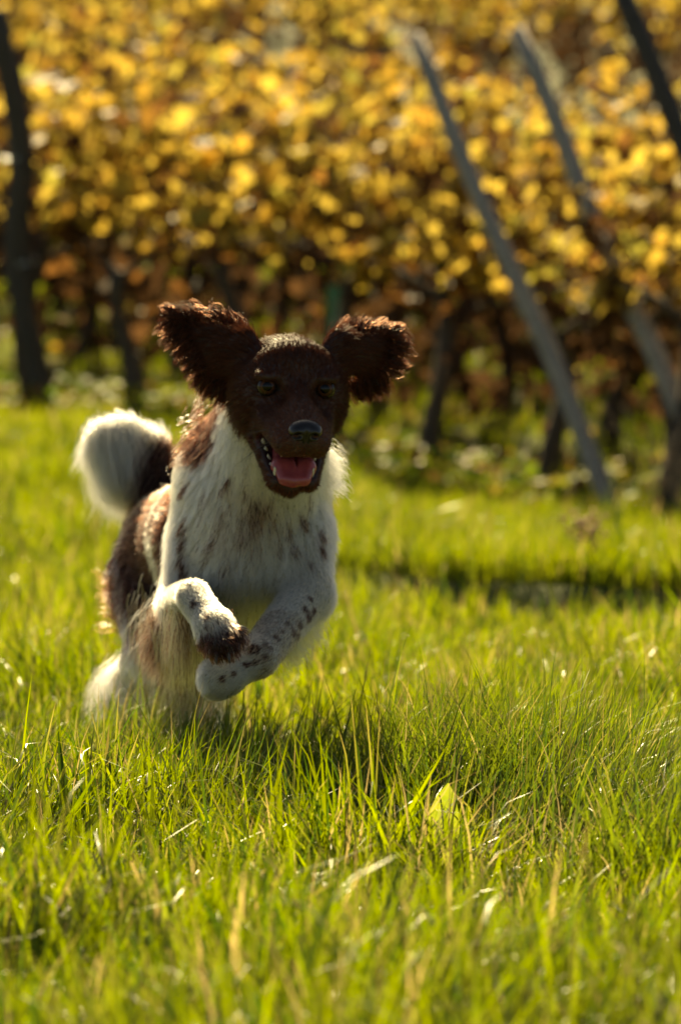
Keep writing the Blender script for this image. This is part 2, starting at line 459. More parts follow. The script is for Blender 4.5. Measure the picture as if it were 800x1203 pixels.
def place_vine(P, i, label, group, detail, scale=1.0, ang=ANG, keep=1.0, flt=None):
    tr, sh, mats, fm = PROTO[i % 6]
    z = float(terrain(P[0], P[1]))
    flip = math.pi if (i // 6) % 2 else 0
    t = empty('grapevine', (P[0], P[1], z), ang + flip + random.uniform(-.1, .1))
    t.scale = (1, 1, scale)
    tag(t, label, 'grapevine', group)
    obj('trunk', tr, None, t); obj('shoots', sh, None, t)['kind'] = 'stuff'
    if detail:
        for M, k, rv in mats:
            if random.random() > keep: continue
            if flt and not flt(Matrix.Translation(t.location) @ Matrix.Rotation(t.rotation_euler.z, 4, 'Z') @ M): continue
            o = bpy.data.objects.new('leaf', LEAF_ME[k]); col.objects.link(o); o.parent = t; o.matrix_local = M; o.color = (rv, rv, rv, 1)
    else:
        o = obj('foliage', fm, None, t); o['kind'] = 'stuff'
    return t

# front row, the vines the picture shows, each leaf a part
ii = 0
for k in range(-1, 14):
    s = 0.45 + k * 0.60
    P = ROW_O - ROW_D * s + ROW_N * random.uniform(-0.05, 0.05)
    detail = k < 9
    n = k + 1
    lab = 'golden grapevine of the front row beside the thick dark leaning post' if k < 0 else f'golden grapevine, {ORD[k]} trunk of the front row counted from the thick dark leaning post'
    place_vine(P, ii, lab, 'front row grapevines', detail, random.uniform(0.95, 1.06), keep=0.62)
    ii += 1
def clear_of_post(M):
    p = np.array(M.translation)[None]; q = project(p)[0]
    return q[0] > 485 + (q[1] - 42) * 0.446 + 42 and q[1] > 215
place_vine((1.21, 13.72), 3, 'golden grapevine growing between the two grey leaning posts', 'front row grapevines', True, 1.0, keep=0.6, flt=clear_of_post)
for row in (1, 2, 3):
    for k in range(-6, 12):
        s = 0.2 + k * 0.70 + row * 0.3
        P = ROW_O - ROW_D * s + ROW_N * (1.5 * row + random.uniform(-0.06, 0.06))
        place_vine(P, ii + row, f'golden grapevine in the {ORD[row - 1]} row behind the front row', f'grapevines of the {ORD[row - 1]} row behind', False, random.uniform(0.92, 1.05))
        ii += 1
# far block on the hill
for j in range(7):
    Y = 32.5 + j * 2.6
    for k in range(11):
        X = (k - 5) * 1.25 + random.uniform(-.15, .15)
        place_vine((X, Y + random.uniform(-.2, .2)), ii, 'orange grapevine of the far hillside block above the front rows', 'grapevines of the far hillside block', False, random.uniform(0.95, 1.15), ang=0.0)
        ii += 1

# ------------------------------------------------------------------ posts
def post(top, base, rad, label, mat, seed, wob=0.008, jit=0.05):
    rr = random.Random(seed)
    top = np.array(top); base = np.array(base); base[2] = terrain(base[0], base[1]) - 0.12
    t = empty('trellis_post', (base[0], base[1], base[2]))
    tag(t, label, 'post', 'vineyard posts')
    v = top - base; n = 14
    side = nrm(np.cross(v, [0, 1, 0]))
    P = [v * (i / (n - 1)) + side * wob * math.sin(i * 0.75 + seed) for i in range(n)]
    R = [rad * (1.08 - 0.16 * i / (n - 1)) * rr.uniform(0.96, 1.05) for i in range(n)]
    R[-1] *= 0.93
    obj('shaft', join_tubes('shaft', [tube(P, R, 14, rr, jit)]), mat, t)
    d = nrm(v); a = nrm(np.cross(d, [0.2, 1, 0])); b = np.cross(d, a)
    for h in (0.42, 0.66):
        ring = []
        for wnd in range(3):
            for k in range(13):
                an = 2 * math.pi * k / 12
                ring.append(v * h + d * (0.006 * wnd + 0.0005 * k) + (rad * 1.02 + 0.002) * (math.cos(an) * a + math.sin(an) * b))
        obj('wire_loop', join_tubes('wire_loop', [tube(ring, [0.0017] * len(ring), 5)]), M_WIRE, t)
    return t
post(at(485, 42, 14.9), at(748, 632, 13.9), 0.035, 'grey leaning wooden post whose whole length shows, standing clear of the leaves', M_WOOD, 1)
post(at(606, 35, 14.5), at(874, 645, 13.6), 0.036, 'grey leaning wooden post with yellow leaves over its middle', M_WOOD, 2)
post(at(722, -30, 14.0), at(1000, 610, 13.3), 0.041, 'thick dark leaning post beside the one with leaves over its middle', M_DARKWOOD, 3)
post(at(2, 10, 16.6), at(48, 482, 16.9), 0.056, 'dark crooked post, nearly upright, at the far end of the front vine row', M_DARKWOOD, 4, 0.03, 0.14)

# ------------------------------------------------------------------ dog
from mathutils.kdtree import KDTree
# the body is one implicit surface (smoothly blended tapered limbs), polygonised in one piece
EYE = at(347.5, 456, 4.72)
yaw, pit, rol = math.radians(9), math.radians(17), math.radians(2.5)
af = np.array([math.sin(yaw) * math.cos(pit), -math.cos(yaw) * math.cos(pit), -math.sin(pit)])
ax = np.array([math.cos(yaw), math.sin(yaw), 0.0]); au = np.cross(ax, -af); au = nrm(au)
if au[2] < 0: au = -au
ax, au = ax * math.cos(rol) - au * math.sin(rol), au * math.cos(rol) + ax * math.sin(rol)
HR = np.stack([ax, af, au], 1)                 # local (x, forward, up) -> world
def hl(x, f, u): return EYE + HR @ np.array([x, f, u])

PR = []   # primitives
def cone(a, b, r1, r2, k=0.03, flow=None, L=0.02, lay=0.75, brown=0.0, dens=1.0, nm=''):
    a = np.array(a, float); b = np.array(b, float)
    PR.append(dict(t='c', a=a, b=b, r1=r1, r2=r2, k=k, flow=nrm(b - a) if flow is None else nrm(flow), L=L, lay=lay, brown=brown, dens=dens, nm=nm,
                   lo=np.minimum(a - r1, b - r2), hi=np.maximum(a + r1, b + r2)))
def ell(c, rad, R=None, k=0.03, flow=(0, 1, 0), L=0.02, lay=0.75, brown=0.0, dens=1.0, nm=''):
    c = np.array(c, float); rad = np.array(rad, float); R = np.eye(3) if R is None else R
    e = np.sqrt(((R * rad) ** 2).sum(1))
    PR.append(dict(t='e', c=c, rad=rad, R=R, k=k, flow=nrm(flow), L=L, lay=lay, brown=brown, dens=dens, nm=nm, lo=c - e, hi=c + e))
def pdist(p, P):
    if p['t'] == 'c':
        ab = p['b'] - p['a']; t = np.clip(((P - p['a']) @ ab) / (ab @ ab), 0, 1)
        q = P - p['a'] - t[..., None] * ab
        return np.sqrt((q * q).sum(-1)) - (p['r1'] + (p['r2'] - p['r1']) * t)
    q = (P - p['c']) @ p['R']
    k0 = np.sqrt(((q / p['rad']) ** 2).sum(-1)) + 1e-9; k1 = np.sqrt(((q / p['rad'] ** 2) ** 2).sum(-1)) + 1e-9
    return k0 * (k0 - 1) / k1

back = nrm(at(206, 650, 5.47) - at(297, 610, 4.98))
down = np.array([0, 0, -1.0])
# trunk
ell(at(297, 608, 4.98), (0.078, 0.130, 0.126), k=0.035, flow=down + back * 0.35, L=0.024, lay=0.78, nm='chest')
cone(at(298, 645, 4.93), at(262, 690, 5.20), 0.070, 0.068, 0.04, flow=back + down * 0.6, L=0.034, nm='sternum')
cone(at(262, 628, 5.18), at(218, 650, 5.44), 0.088, 0.074, 0.05, flow=back + down * 0.35, L=0.026, brown=0.0, nm='barrel')
ell(at(212, 652, 5.47), (0.072, 0.100, 0.088), k=0.05, flow=back + down * 0.8, L=0.028, nm='hip')
# shoulders and neck
ell(at(246, 592, 4.99), (0.036, 0.080, 0.090), k=0.04, flow=down * 0.8 + back, L=0.024, nm='shoulder')
ell(at(346, 594, 4.97), (0.034, 0.070, 0.090), k=0.04, flow=down * 0.8 + back, L=0.024, nm='shoulder')
cone(hl(0, -0.085, -0.02), at(295, 565, 5.0), 0.058, 0.078, 0.04, flow=down + back * 0.5, L=0.026, lay=0.72, nm='neck')
cone(hl(0, -0.06, -0.05), at(305, 575, 4.9), 0.048, 0.060, 0.04, flow=down + np.array([0, .2, 0]), L=0.030, lay=0.72, nm='throat')
# head
bk = -af
def hdir(x, f, u): return HR @ np.array([x, f, u])
ell(hl(0, -0.060, -0.010), (0.058, 0.066, 0.042), HR, k=0.02, flow=bk + au * 0.1, L=0.007, lay=0.93, brown=1, nm='cranium')
ell(hl(0, -0.022, 0.017), (0.052, 0.032, 0.036), HR, k=0.02, flow=bk + au * 0.5, L=0.0055, lay=0.88, brown=1, nm='brow')
for s in (-1, 1):
    ell(hl(s * 0.037, 0.004, 0.0170), (0.016, 0.012, 0.0070), HR, k=0.012, flow=bk + au * .3, L=0.004, lay=0.92, brown=1, nm='browridge')
    ell(hl(s * 0.043, -0.045, -0.030), (0.028, 0.046, 0.040), HR, k=0.025, flow=bk + down * .6 + ax * s * .2, L=0.011, lay=0.82, brown=1, nm='cheek')
    cone(hl(s * 0.025, 0.012, -0.036), hl(s * 0.0175, 0.080, -0.046), 0.023, 0.0165, 0.013, flow=bk + down * .25, L=0.0045, lay=0.84, brown=1, nm='flews')
cone(hl(0, -0.005, -0.012), hl(0, 0.088, -0.028), 0.029, 0.0175, 0.018, flow=bk, L=0.0040, lay=0.86, brown=1, nm='bridge')
cone(hl(0, 0.075, -0.040), hl(0, 0.093, -0.040), 0.019, 0.016, 0.012, flow=bk + down * .3, L=0.003, lay=0.90, brown=1, nm='uplip')
# lower jaw, opened
JH, JT = hl(0, -0.035, -0.058), hl(0, 0.058, -0.104)
for s in (-1, 1):
    cone(hl(s * 0.035, -0.030, -0.058), hl(s * 0.0205 - 0.003, 0.056, -0.103), 0.018, 0.0110, 0.009, flow=bk + down * .4, L=0.007, lay=0.8, brown=1, nm='jaw')
    # the skin at the corner of the mouth
    cone(hl(s * 0.041, 0.002, -0.050), hl(s * 0.039, -0.010, -0.075), 0.009, 0.009, 0.009, flow=bk, L=0.006, brown=1, nm='corner')
cone(hl(0, -0.02, -0.082), hl(-0.006, 0.056, -0.109), 0.024, 0.013, 0.010, flow=bk + down * .4, L=0.008, lay=0.8, brown=1, nm='jaw')
# ears, flung out sideways by the run
def ear(base_a, base_b, mid, tip, mid_r, s, low):
    o = nrm(tip - base_a)
    up = nrm(np.cross(o, np.array([0, 1.0, 0]))); up = up if up[2] > 0 else -up; up = nrm(up + np.array([0, -0.35, 0])); up = nrm(up - o * (up @ o))
    n = nrm(np.cross(o, up))
    R = np.stack([o, n, up], 1)
    ell((base_a + base_b) / 2, (0.020, 0.015, 0.034), R, k=0.016, flow=o + up * .2, L=0.014, lay=0.75, brown=1, nm='earbase')
    ell(low, (mid_r * 0.62, 0.007, mid_r * 0.62), R, k=0.012, flow=o * .6 + down * .6, L=0.016, lay=0.9, brown=1, nm='earlow')
    ell(mid, (mid_r, 0.0075, mid_r * 0.70), R, k=0.014, flow=o, L=0.013, lay=0.9, brown=1, nm='ear')
    ell(mid * 0.40 + tip * 0.60, (mid_r * 0.62, 0.006, mid_r * 0.40), R, k=0.012, flow=o, L=0.015, lay=0.88, brown=1, nm='eartip')
ear(at(292, 395, 4.79), at(277, 436, 4.78), at(256, 404, 4.79), at(202, 369, 4.82), 0.036, -1, at(256, 424, 4.79))
ear(at(391, 398, 4.77), at(402, 434, 4.77), at(422, 412, 4.78), at(464, 397, 4.81), 0.031, 1, at(430, 428, 4.79))
# front leg on the viewer's left: wrist lifted, paw hanging
W1 = at(226, 700, 4.69)
cone(at(240, 640, 4.97), at(216, 712, 4.93), 0.044, 0.032, 0.03, L=0.016, lay=0.75, nm='upperarm')
cone(at(216, 712, 4.93), W1, 0.031, 0.0175, 0.010, L=0.008, lay=0.82, nm='forearm')
cone(W1, at(252, 738, 4.645), 0.0200, 0.0215, 0.005, L=0.006, lay=0.85, nm='pastern')
cone(at(252, 738, 4.645), at(260, 749, 4.635), 0.0235, 0.0235, 0.010, L=0.008, lay=0.75, brown=0.25, nm='paw')
for (tx, ty, tY) in [(244, 752, 4.630), (254, 760, 4.614), (267, 759, 4.612), (276, 748, 4.622)]:
    ell(at(tx, ty, tY), (0.0115, 0.013, 0.0130), k=0.0035, flow=(0.3, -.2, -1), L=0.012, lay=0.55, brown=0.85, nm='toe')
# front leg on the viewer's right: folded across the chest
E2, W2 = at(361, 700, 4.87), at(303, 772, 4.72)
cone(at(346, 630, 4.93), E2, 0.046, 0.031, 0.03, L=0.016, lay=0.78, nm='upperarm')
cone(E2, W2, 0.030, 0.0235, 0.015, L=0.008, lay=0.82, nm='forearm')
cone(W2, at(262, 794, 4.70), 0.0230, 0.0210, 0.010, L=0.006, lay=0.85, nm='pastern')
cone(at(266, 794, 4.70), at(255, 797, 4.705), 0.0235, 0.0225, 0.010, L=0.007, lay=0.8, nm='paw')
for (tx, ty, tY) in [(248, 786, 4.70), (245, 797, 4.69), (249, 807, 4.69), (257, 811, 4.70)]:
    ell(at(tx, ty, tY), (0.0110, 0.012, 0.0100), k=0.009, flow=(-0.3, -0.6, -0.6), L=0.006, lay=0.8, brown=0.1, nm='toe')
# hind legs, gathered under the body
def hind(hip, knee, hock, foot, s):
    cone(hip, knee, 0.058, 0.034, 0.04, L=0.030, lay=0.7, nm='thigh')
    cone(knee, hock, 0.032, 0.019, 0.02, L=0.018, lay=0.65, nm='shank')
    cone(hock, foot, 0.0205, 0.018, 0.012, L=0.014, lay=0.7, nm='hock')
    f2 = foot + np.array([0.015, -0.045, -0.012])
    cone(foot, f2, 0.021, 0.021, 0.012, L=0.012, lay=0.7, nm='hindpaw')
    for q in (-1.5, -0.5, 0.5, 1.5):
        ell(f2 + np.array([q * 0.012, -0.018 + 0.004 * abs(q), -0.004]), (0.0095, 0.014, 0.011), k=0.006, flow=(0, -1, -.3), L=0.01, nm='toe')
hind(at(182, 690, 5.45), at(188, 768, 5.28), at(138, 806, 5.50), at(170, 886, 5.40), -1)
hind(at(243, 690, 5.45), at(250, 770, 5.26), at(225, 806, 5.52), at(236, 886, 5.42), 1)
# tail
TP = [at(205, 605, 5.52), at(196, 560, 5.56), at(182, 522, 5.57), at(150, 503, 5.56), at(115, 508, 5.54)]
TR = [0.022, 0.018, 0.014, 0.011, 0.008]
for i in range(4):
    cone(TP[i], TP[i + 1], TR[i], TR[i + 1], 0.015, L=0.026, lay=0.65, nm='tail', brown=(1.0 if i < 1 else 0.0))

H = 0.0027
lo = np.min([p['lo'] for p in PR], 0) - 0.03; hi = np.max([p['hi'] for p in PR], 0) + 0.03
dims = np.ceil((hi - lo) / H).astype(int)
D = np.full(dims, 0.06, np.float32)
def block(l, h):
    a = np.clip(np.floor((l - lo) / H).astype(int), 0, dims); b = np.clip(np.ceil((h - lo) / H).astype(int) + 1, 0, dims)
    sl = tuple(slice(a[i], b[i]) for i in range(3))
    G = np.stack(np.meshgrid(*[lo[i] + H * np.arange(a[i], b[i]) for i in range(3)], indexing='ij'), -1).astype(np.float32)
    return sl, G
for p in PR:
    pad = p['k'] + 0.012
    sl, G = block(p['lo'] - pad, p['hi'] + pad)
    d = pdist(p, G); o = D[sl]; k = p['k']
    h = np.maximum(k - np.abs(o - d), 0) / k
    D[sl] = np.minimum(o, d) - h * h * k * 0.25
def carve(prim, k):
    sl, G = block(prim['lo'] - 0.02, prim['hi'] + 0.02)
    d = -pdist(prim, G); o = D[sl]
    h = np.maximum(k - np.abs(o - d), 0) / k
    D[sl] = np.maximum(o, d) + h * h * k * 0.25
CUTS = []
def cut_ell(c, rad, R, k):
    PR.append(None); PR.pop()
    n0 = len(PR); ell(c, rad, R); q = PR.pop(); carve(q, k); CUTS.append(q)
# mouth cavity: between the lips, opening to the front
mdir = math.radians(-16)
MR = HR @ np.array([[1, 0, 0], [0, math.cos(mdir), -math.sin(mdir)], [0, math.sin(mdir), math.cos(mdir)]])
cut_ell(hl(-0.002, 0.045, -0.0775), (0.0350, 0.060, 0.0170), MR, 0.004)
cut_ell(hl(-0.002, 0.014, -0.066), (0.043, 0.030, 0.0115), MR, 0.004)
for s in (-1, 1):
    ell(hl(s * 0.024, 0.028, -0.002), (0.008, 0.014, 0.009), HR); carve(PR.pop(), 0.014)
    ell(hl(s * 0.040, 0.032, -0.018), (0.010, 0.016, 0.008), HR); carve(PR.pop(), 0.012)
# eye sockets
EYES = [hl(-0.0360, 0.0085, 0.0015), hl(0.0360, 0.0085, 0.0015)]
for e in EYES:
    cut_ell(e + af * 0.004, (0.0130, 0.012, 0.0074), HR, 0.004)

def surface_nets(D, lo, H):
    S = D < 0
    nx, ny, nz = D.shape
    c = np.zeros((nx - 1, ny - 1, nz - 1), np.uint8)
    for i in (0, 1):
        for j in (0, 1):
            for k in (0, 1): c += S[i:nx - 1 + i, j:ny - 1 + j, k:nz - 1 + k]
    act = np.argwhere((c > 0) & (c < 8))
    idx = np.full(c.shape, -1, np.int32); idx[tuple(act.T)] = np.arange(len(act))
    acc = np.zeros((len(act), 3)); cnt = np.zeros(len(act))
    cor = [(i, j, k) for i in (0, 1) for j in (0, 1) for k in (0, 1)]
    val = {q: D[act[:, 0] + q[0], act[:, 1] + q[1], act[:, 2] + q[2]] for q in cor}
    for q in cor:
        for a in range(3):
            if q[a] == 0:
                q2 = tuple(q[b] + (b == a) for b in range(3))
                v0, v1 = val[q], val[q2]; m = (v0 < 0) != (v1 < 0)
                t = np.where(m, v0 / np.where(m, v0 - v1, 1), 0)
                pt = np.array(q, float)[None] + t[:, None] * np.eye(3)[a]
                acc[m] += pt[m]; cnt[m] += 1
    V = lo + H * (act + acc / cnt[:, None])
    Q = []
    for a in range(3):
        b, c2 = (a + 1) % 3, (a + 2) % 3
        s0 = np.take(S, range(S.shape[a] - 1), a); s1 = np.take(S, range(1, S.shape[a]), a)
        e = np.argwhere(s0 != s1)
        ok = (e[:, b] > 0) & (e[:, c2] > 0) & (e[:, b] < D.shape[b] - 1) & (e[:, c2] < D.shape[c2] - 1); e = e[ok]
        flip = S[tuple(e.T)]
        def cell(db, dc):
            f = e.copy(); f[:, b] -= db; f[:, c2] -= dc; return idx[tuple(f.T)]
        q = np.stack([cell(1, 1), cell(0, 1), cell(0, 0), cell(1, 0)], 1)
        q[~flip] = q[~flip][:, ::-1]
        Q.append(q)
    return V, np.concatenate(Q)
BV, BQ = surface_nets(D, lo, H)
# light smoothing that keeps the shape
E4 = np.concatenate([BQ[:, [0, 1]], BQ[:, [1, 2]], BQ[:, [2, 3]], BQ[:, [3, 0]]])
def lap(X):
    s = np.zeros_like(X); n = np.zeros(len(X))
    for c in range(3): s[:, c] = np.bincount(E4[:, 0], X[E4[:, 1], c], len(X)) + np.bincount(E4[:, 1], X[E4[:, 0], c], len(X))
    n = np.bincount(E4[:, 0], minlength=len(X)) + np.bincount(E4[:, 1], minlength=len(X))
    return s / np.maximum(n, 1)[:, None]
for _ in range(2):
    BV = BV + 0.5 * (lap(BV) - BV); BV = BV - 0.48 * (lap(BV) - BV)
# vertex normals
fn = np.cross(BV[BQ[:, 2]] - BV[BQ[:, 0]], BV[BQ[:, 3]] - BV[BQ[:, 1]])
VN = np.zeros_like(BV)
for j in range(4):
    for c in range(3): VN[:, c] += np.bincount(BQ[:, j], fn[:, c], len(BV))
VN = nrm(VN)
# blended coat attributes from the limbs each point belongs to
Wt = np.zeros((len(BV), len(PR)), np.float32)
for i, p in enumerate(PR):
    Wt[:, i] = np.exp(-np.maximum(pdist(p, BV), -0.004) / 0.006)
Wt /= Wt.sum(1, keepdims=True) + 1e-20
A_flow = nrm(Wt @ np.array([p['flow'] for p in PR])); A_L = Wt @ np.array([p['L'] for p in PR])
A_lay = Wt @ np.array([p['lay'] for p in PR]); A_br = Wt @ np.array([p['brown'] for p in PR])
skin = np.zeros(len(BV), bool)         # bare skin: inside of the mouth, rims of the eyes
for q in CUTS[:2]: skin |= pdist(q, BV) < 0.0022
eyerim = np.zeros(len(BV), bool)
for q in CUTS[2:]: eyerim |= pdist(q, BV) < 0.0022
# ---- markings
BP = project(BV)
def surf(px, py):
    d = np.hypot(BP[:, 0] - px, BP[:, 1] - py); m = d < 7
    if not m.any(): return None
    i = np.where(m)[0]; return BV[i[np.argmin(BV[i, 1])]]
SPOTS = []   # (centre, radius)
for (px, py, rad) in [(238, 575, .008), (245, 635, .011), (253, 613, .006), (215, 566, .013), (213, 612, .012), (211, 632, .013), (210, 652, .013), (209, 670, .010),
                      (285, 608, .012), (296, 616, .009), (303, 596, .014), (316, 594, .009), (361, 608, .010), (339, 588, .009), (384, 622, .012), (384, 640, .010), (272, 590, .006), (330, 612, .006),
                      (222, 703, .0075), (238, 719, .006), (237, 730, .004), (252, 725, .003), (346, 728, .007), (371, 724, .008), (352, 739, .007), (330, 743, .0065),
                      (303, 755, .0085), (297, 777, .0065), (308, 779, .0055), (318, 768, .0055), (265, 793, .006), (366, 712, .006), (360, 731, .007), (338, 736, .004), (324, 757, .005),
                      (318, 752, .006), (281, 786, .0045), (372, 700, .006), (377, 716, .007), (357, 748, .005), (290, 640, .007), (265, 660, .008), (330, 640, .006), (262, 565, .007), (278, 628, .006), (312, 620, .006), (345, 618, .007), (352, 640, .008), (372, 655, .007), (232, 600, .007), (228, 640, .007), (240, 660, .006), (320, 570, .006), (300, 650, .005), (260, 635, .006), (368, 585, .007), (285, 575, .006)]:
    c = surf(px, py)
    if c is not None: SPOTS.append((c, rad * (0.68 if py < 690 else 0.85)))
PATCH = [(hl(0, -0.10, 0.0), 0.085), (at(246, 478, 4.93), 0.056), (at(256, 500, 4.92), 0.054), (at(232, 505, 4.97), 0.032), (at(268, 470, 4.9), 0.050), (at(290, 445, 4.9), 0.06),
         (at(185, 610, 5.33), 0.075), (at(172, 660, 5.33), 0.080), (at(178, 700, 5.30), 0.060), (at(215, 590, 5.20), 0.05), (at(196, 640, 5.10), 0.060),
         (at(225, 560, 5.15), 0.05), (at(350, 560, 5.2), 0.08), (at(240, 770, 4.98), 0.030), (at(255, 790, 5.0), 0.03), (TP[0], 0.055), (TP[1], 0.040), (at(190, 575, 5.55), 0.05)]
ROAN = [(at(165, 670, 5.45), 0.11, 0.55), (at(185, 590, 5.4), 0.10, 0.6), (at(185, 730, 5.3), 0.06, 0.3), (at(215, 640, 5.1), 0.07, 0.35), (at(300, 605, 4.86), 0.05, 0.10), (at(240, 800, 5.1), 0.06, 0.3)]
def n3(P, s, seed):
    return (vnoise(P[:, 0] * s + 3 * P[:, 1] * s, P[:, 2] * s + 7, seed) + vnoise(P[:, 1] * s + 11, P[:, 2] * s + P[:, 0] * s * .7, seed + 1)) * 0.5
def brown_of(P, base):
    nz = n3(P, 70, 50) - 0.5; nz2 = n3(P, 25, 60) - 0.5
    b = sstep(0.30, 0.80, base + nz * 0.35)
    for c, rad in PATCH:
        d = np.linalg.norm(P - c, axis=1) + nz * 0.018 + nz2 * 0.03
        b = np.maximum(b, sstep(rad * 1.06, rad * 0.9, d))
    for c, rad in SPOTS:
        d = np.linalg.norm(P - c, axis=1) + nz * rad * 0.7
        b = np.maximum(b, 0.95 * sstep(rad * 1.25, rad * 0.65, d))
    return b
BROWN = np.array([0.0270, 0.0080, 0.0042]); WHITE = np.array([0.62, 0.56, 0.47])
HLOC = (BV - EYE) @ HR
_s = SPOTS; SPOTS = []; bb = brown_of(BV, A_br); SPOTS = _s
C = WHITE * 0.6 * (1 - bb[:, None]) + BROWN * bb[:, None]
C[np.linalg.norm(BV - EYE, axis=1) < 0.13] *= np.where(bb > .5, 1.6, 1.0)[np.linalg.norm(BV - EYE, axis=1) < 0.13][:, None]
C[skin] = np.array([0.12, 0.028, 0.028]); C[skin & (HLOC[:, 1] > 0.015)] = np.array([0.05, 0.018, 0.018])
C[eyerim] = np.array([0.015, 0.008, 0.006])
dog = empty('dog', (float(at(240, 800, 5.1)[0]), 5.1, float(terrain(-0.18, 5.1))))
DO = np.array(dog.location)
tag(dog, 'brown and white long-haired dog bounding over the grass with open mouth and flying ears', 'dog')
def mat_skin():
    m, nt, out = new_mat('dog_skin')
    a = nd(nt, 'ShaderNodeAttribute', attribute_name='Col')
    p = nd(nt, 'ShaderNodeBsdfPrincipled'); p.inputs['Roughness'].default_value = 0.6
    g = nd(nt, 'ShaderNodeNewGeometry'); n = noise(nt, 400, 3, g.outputs['Position'])
    mx = nd(nt, 'ShaderNodeMix', data_type='RGBA', blend_type='MULTIPLY'); mx.inputs[0].default_value = 0.4
    nt.links.new(a.outputs['Color'], mx.inputs[6]); nt.links.new(n.outputs[0], mx.inputs[7])
    nt.links.new(mx.outputs[2], p.inputs['Base Color']); nt.links.new(p.outputs[0], out.inputs[0]); return m
me = mesh_np('dog_body', BV - DO, [BQ]); set_col(me, 'Col', C)
obj('body', me, mat_skin(), dog)

# ---- coat
def mat_fur():
    m, nt, out = new_mat('dog_fur')
    a = nd(nt, 'ShaderNodeAttribute', attribute_name='Col')
    h = nd(nt, 'ShaderNodeBsdfHairPrincipled'); h.model = 'CHIANG'; h.parametrization = 'COLOR'
    nt.links.new(a.outputs['Color'], h.inputs['Color'])
    h.inputs['Roughness'].default_value = 0.38; h.inputs['Radial Roughness'].default_value = 0.5
    h.inputs['Random Roughness'].default_value = 0.2; h.inputs['IOR'].default_value = 1.33
    nt.links.new(h.outputs[0], out.inputs[0]); return m
M_FUR = mat_fur()
def mat_face_fur():
    m, nt, out = new_mat('dog_face_fur')
    a = nd(nt, 'ShaderNodeAttribute', attribute_name='Col')
    thin_leaf_shader(nt, out, a.outputs['Color'], rough=0.42, trans=0.30, spec=0.16); return m
M_FACE = mat_face_fur()
fr = np.random.default_rng(5)
tri = np.concatenate([BQ[:, [0, 1, 2]], BQ[:, [0, 2, 3]]])
ar = 0.5 * np.linalg.norm(np.cross(BV[tri[:, 1]] - BV[tri[:, 0]], BV[tri[:, 2]] - BV[tri[:, 0]]), axis=1)
Lt = A_L[tri].mean(1)
w = ar * np.clip(0.014 / np.maximum(Lt, 0.004), 0.45, 3.0)
w[(skin | eyerim)[tri].any(1)] = 0
NH = 190000
ti = fr.choice(len(tri), NH, p=w / w.sum())
u, v = fr.random(NH), fr.random(NH); sw = u + v > 1; u[sw], v[sw] = 1 - u[sw], 1 - v[sw]
bw = np.stack([1 - u - v, u, v], 1)
def bl(A): return np.einsum('nk,nk...->n...', bw, A[tri[ti]])
P0 = bl(BV); N0 = nrm(bl(VN)); FL = bl(A_flow); Lh = bl(A_L); lay = bl(A_lay); br0 = bl(A_br)
FL = nrm(FL - (FL * N0).sum(1, keepdims=True) * N0 * 0.85 + fr.normal(0, 0.12, (NH, 3)))
def strands(P0, N0, FL, Lh, lay, seg=5, wave=0.0, clump=0.35, per=16, droop=0.0, wind=(0, 0, 0)):
    n = len(P0); Lh = Lh * np.clip(fr.normal(1, 0.25, n), 0.4, 1.8)
    d0 = nrm(N0 * (1 - lay)[:, None] + FL * lay[:, None]); pts = [P0]; p = P0.copy()
    ph = fr.random(n) * 6.28; side = nrm(np.cross(N0, FL))
    g = nrm(np.array([0, 0, -1.0]))
    for j in range(1, seg + 1):
        t = j / seg
        d = nrm(d0 * (1 - 0.5 * t) + FL * 0.5 * t + N0 * 0.10 + side * (np.asarray(wave) * np.sin(ph + 5 * t))[..., None] + g * droop * t + np.asarray(wind) * t)
        p = p + d * (Lh / seg)[:, None]; pts.append(p)
    S = np.stack(pts, 1)
    if True:
        ns = max(4, n // per); sel = fr.choice(n, ns, replace=False)
        kd = KDTree(ns)
        for q, s_ in enumerate(sel): kd.insert(P0[s_], q)
        kd.balance()
        inv = np.array([kd.find(pp)[1] for pp in P0]); inv = np.unique(inv, return_inverse=True)[1]
        clump = np.asarray(clump)
        cnt = np.bincount(inv)
        for j in range(1, seg + 1):
            t = ((j / seg) ** 1.3 * clump)[..., None]
            mean = np.stack([np.bincount(inv, S[:, j, c]) / cnt for c in range(3)], 1)[inv]
            S[:, j] = S[:, j] * (1 - t) + mean * t
    return S
wave = np.where(Lh > 0.018, 0.5, 0.08)
S1 = strands(P0, N0, FL, Lh, lay, 5, wave, np.where(Lh > 0.018, 0.68, 0.22), 24)
b1 = brown_of(P0 + N0 * 0.001, br0)
# roan hairs mixed along the side of the trunk
bprob = np.clip(b1, 0, 1)
for c, rad, pr in ROAN:
    bprob = np.maximum(bprob, pr * sstep(rad * 1.1, rad * 0.7, np.linalg.norm(P0 - c, axis=1) + 0.03 * (n3(P0, 25, 60) - 0.5)))
isb = fr.random(NH) < bprob
def hair_colour(isb, n):
    wv = (0.80 + 0.28 * fr.random(n))[:, None]; bv = (0.4 + 1.3 * fr.random(n) ** 1.5)[:, None]
    return np.where(isb[:, None], BROWN * bv, np.minimum(WHITE * wv, 0.93))
C1 = hair_colour(isb, NH)
rad1 = np.where(Lh > 0.018, 0.00042, 0.00034)
hd = (br0 > 0.5) | (np.linalg.norm(P0 - hl(0, -0.09, 0.01), axis=1) < 0.075)
hd &= np.linalg.norm(P0 - EYE, axis=1) < 0.22
C1[hd & isb] = (BROWN * np.array([3.3, 3.3, 3.0])) * (0.5 + 1.0 * fr.random((hd & isb).sum()) ** 1.4 + 0.5 * (n3(P0[hd & isb], 160, 80) - 0.3))[:, None].clip(0.2)
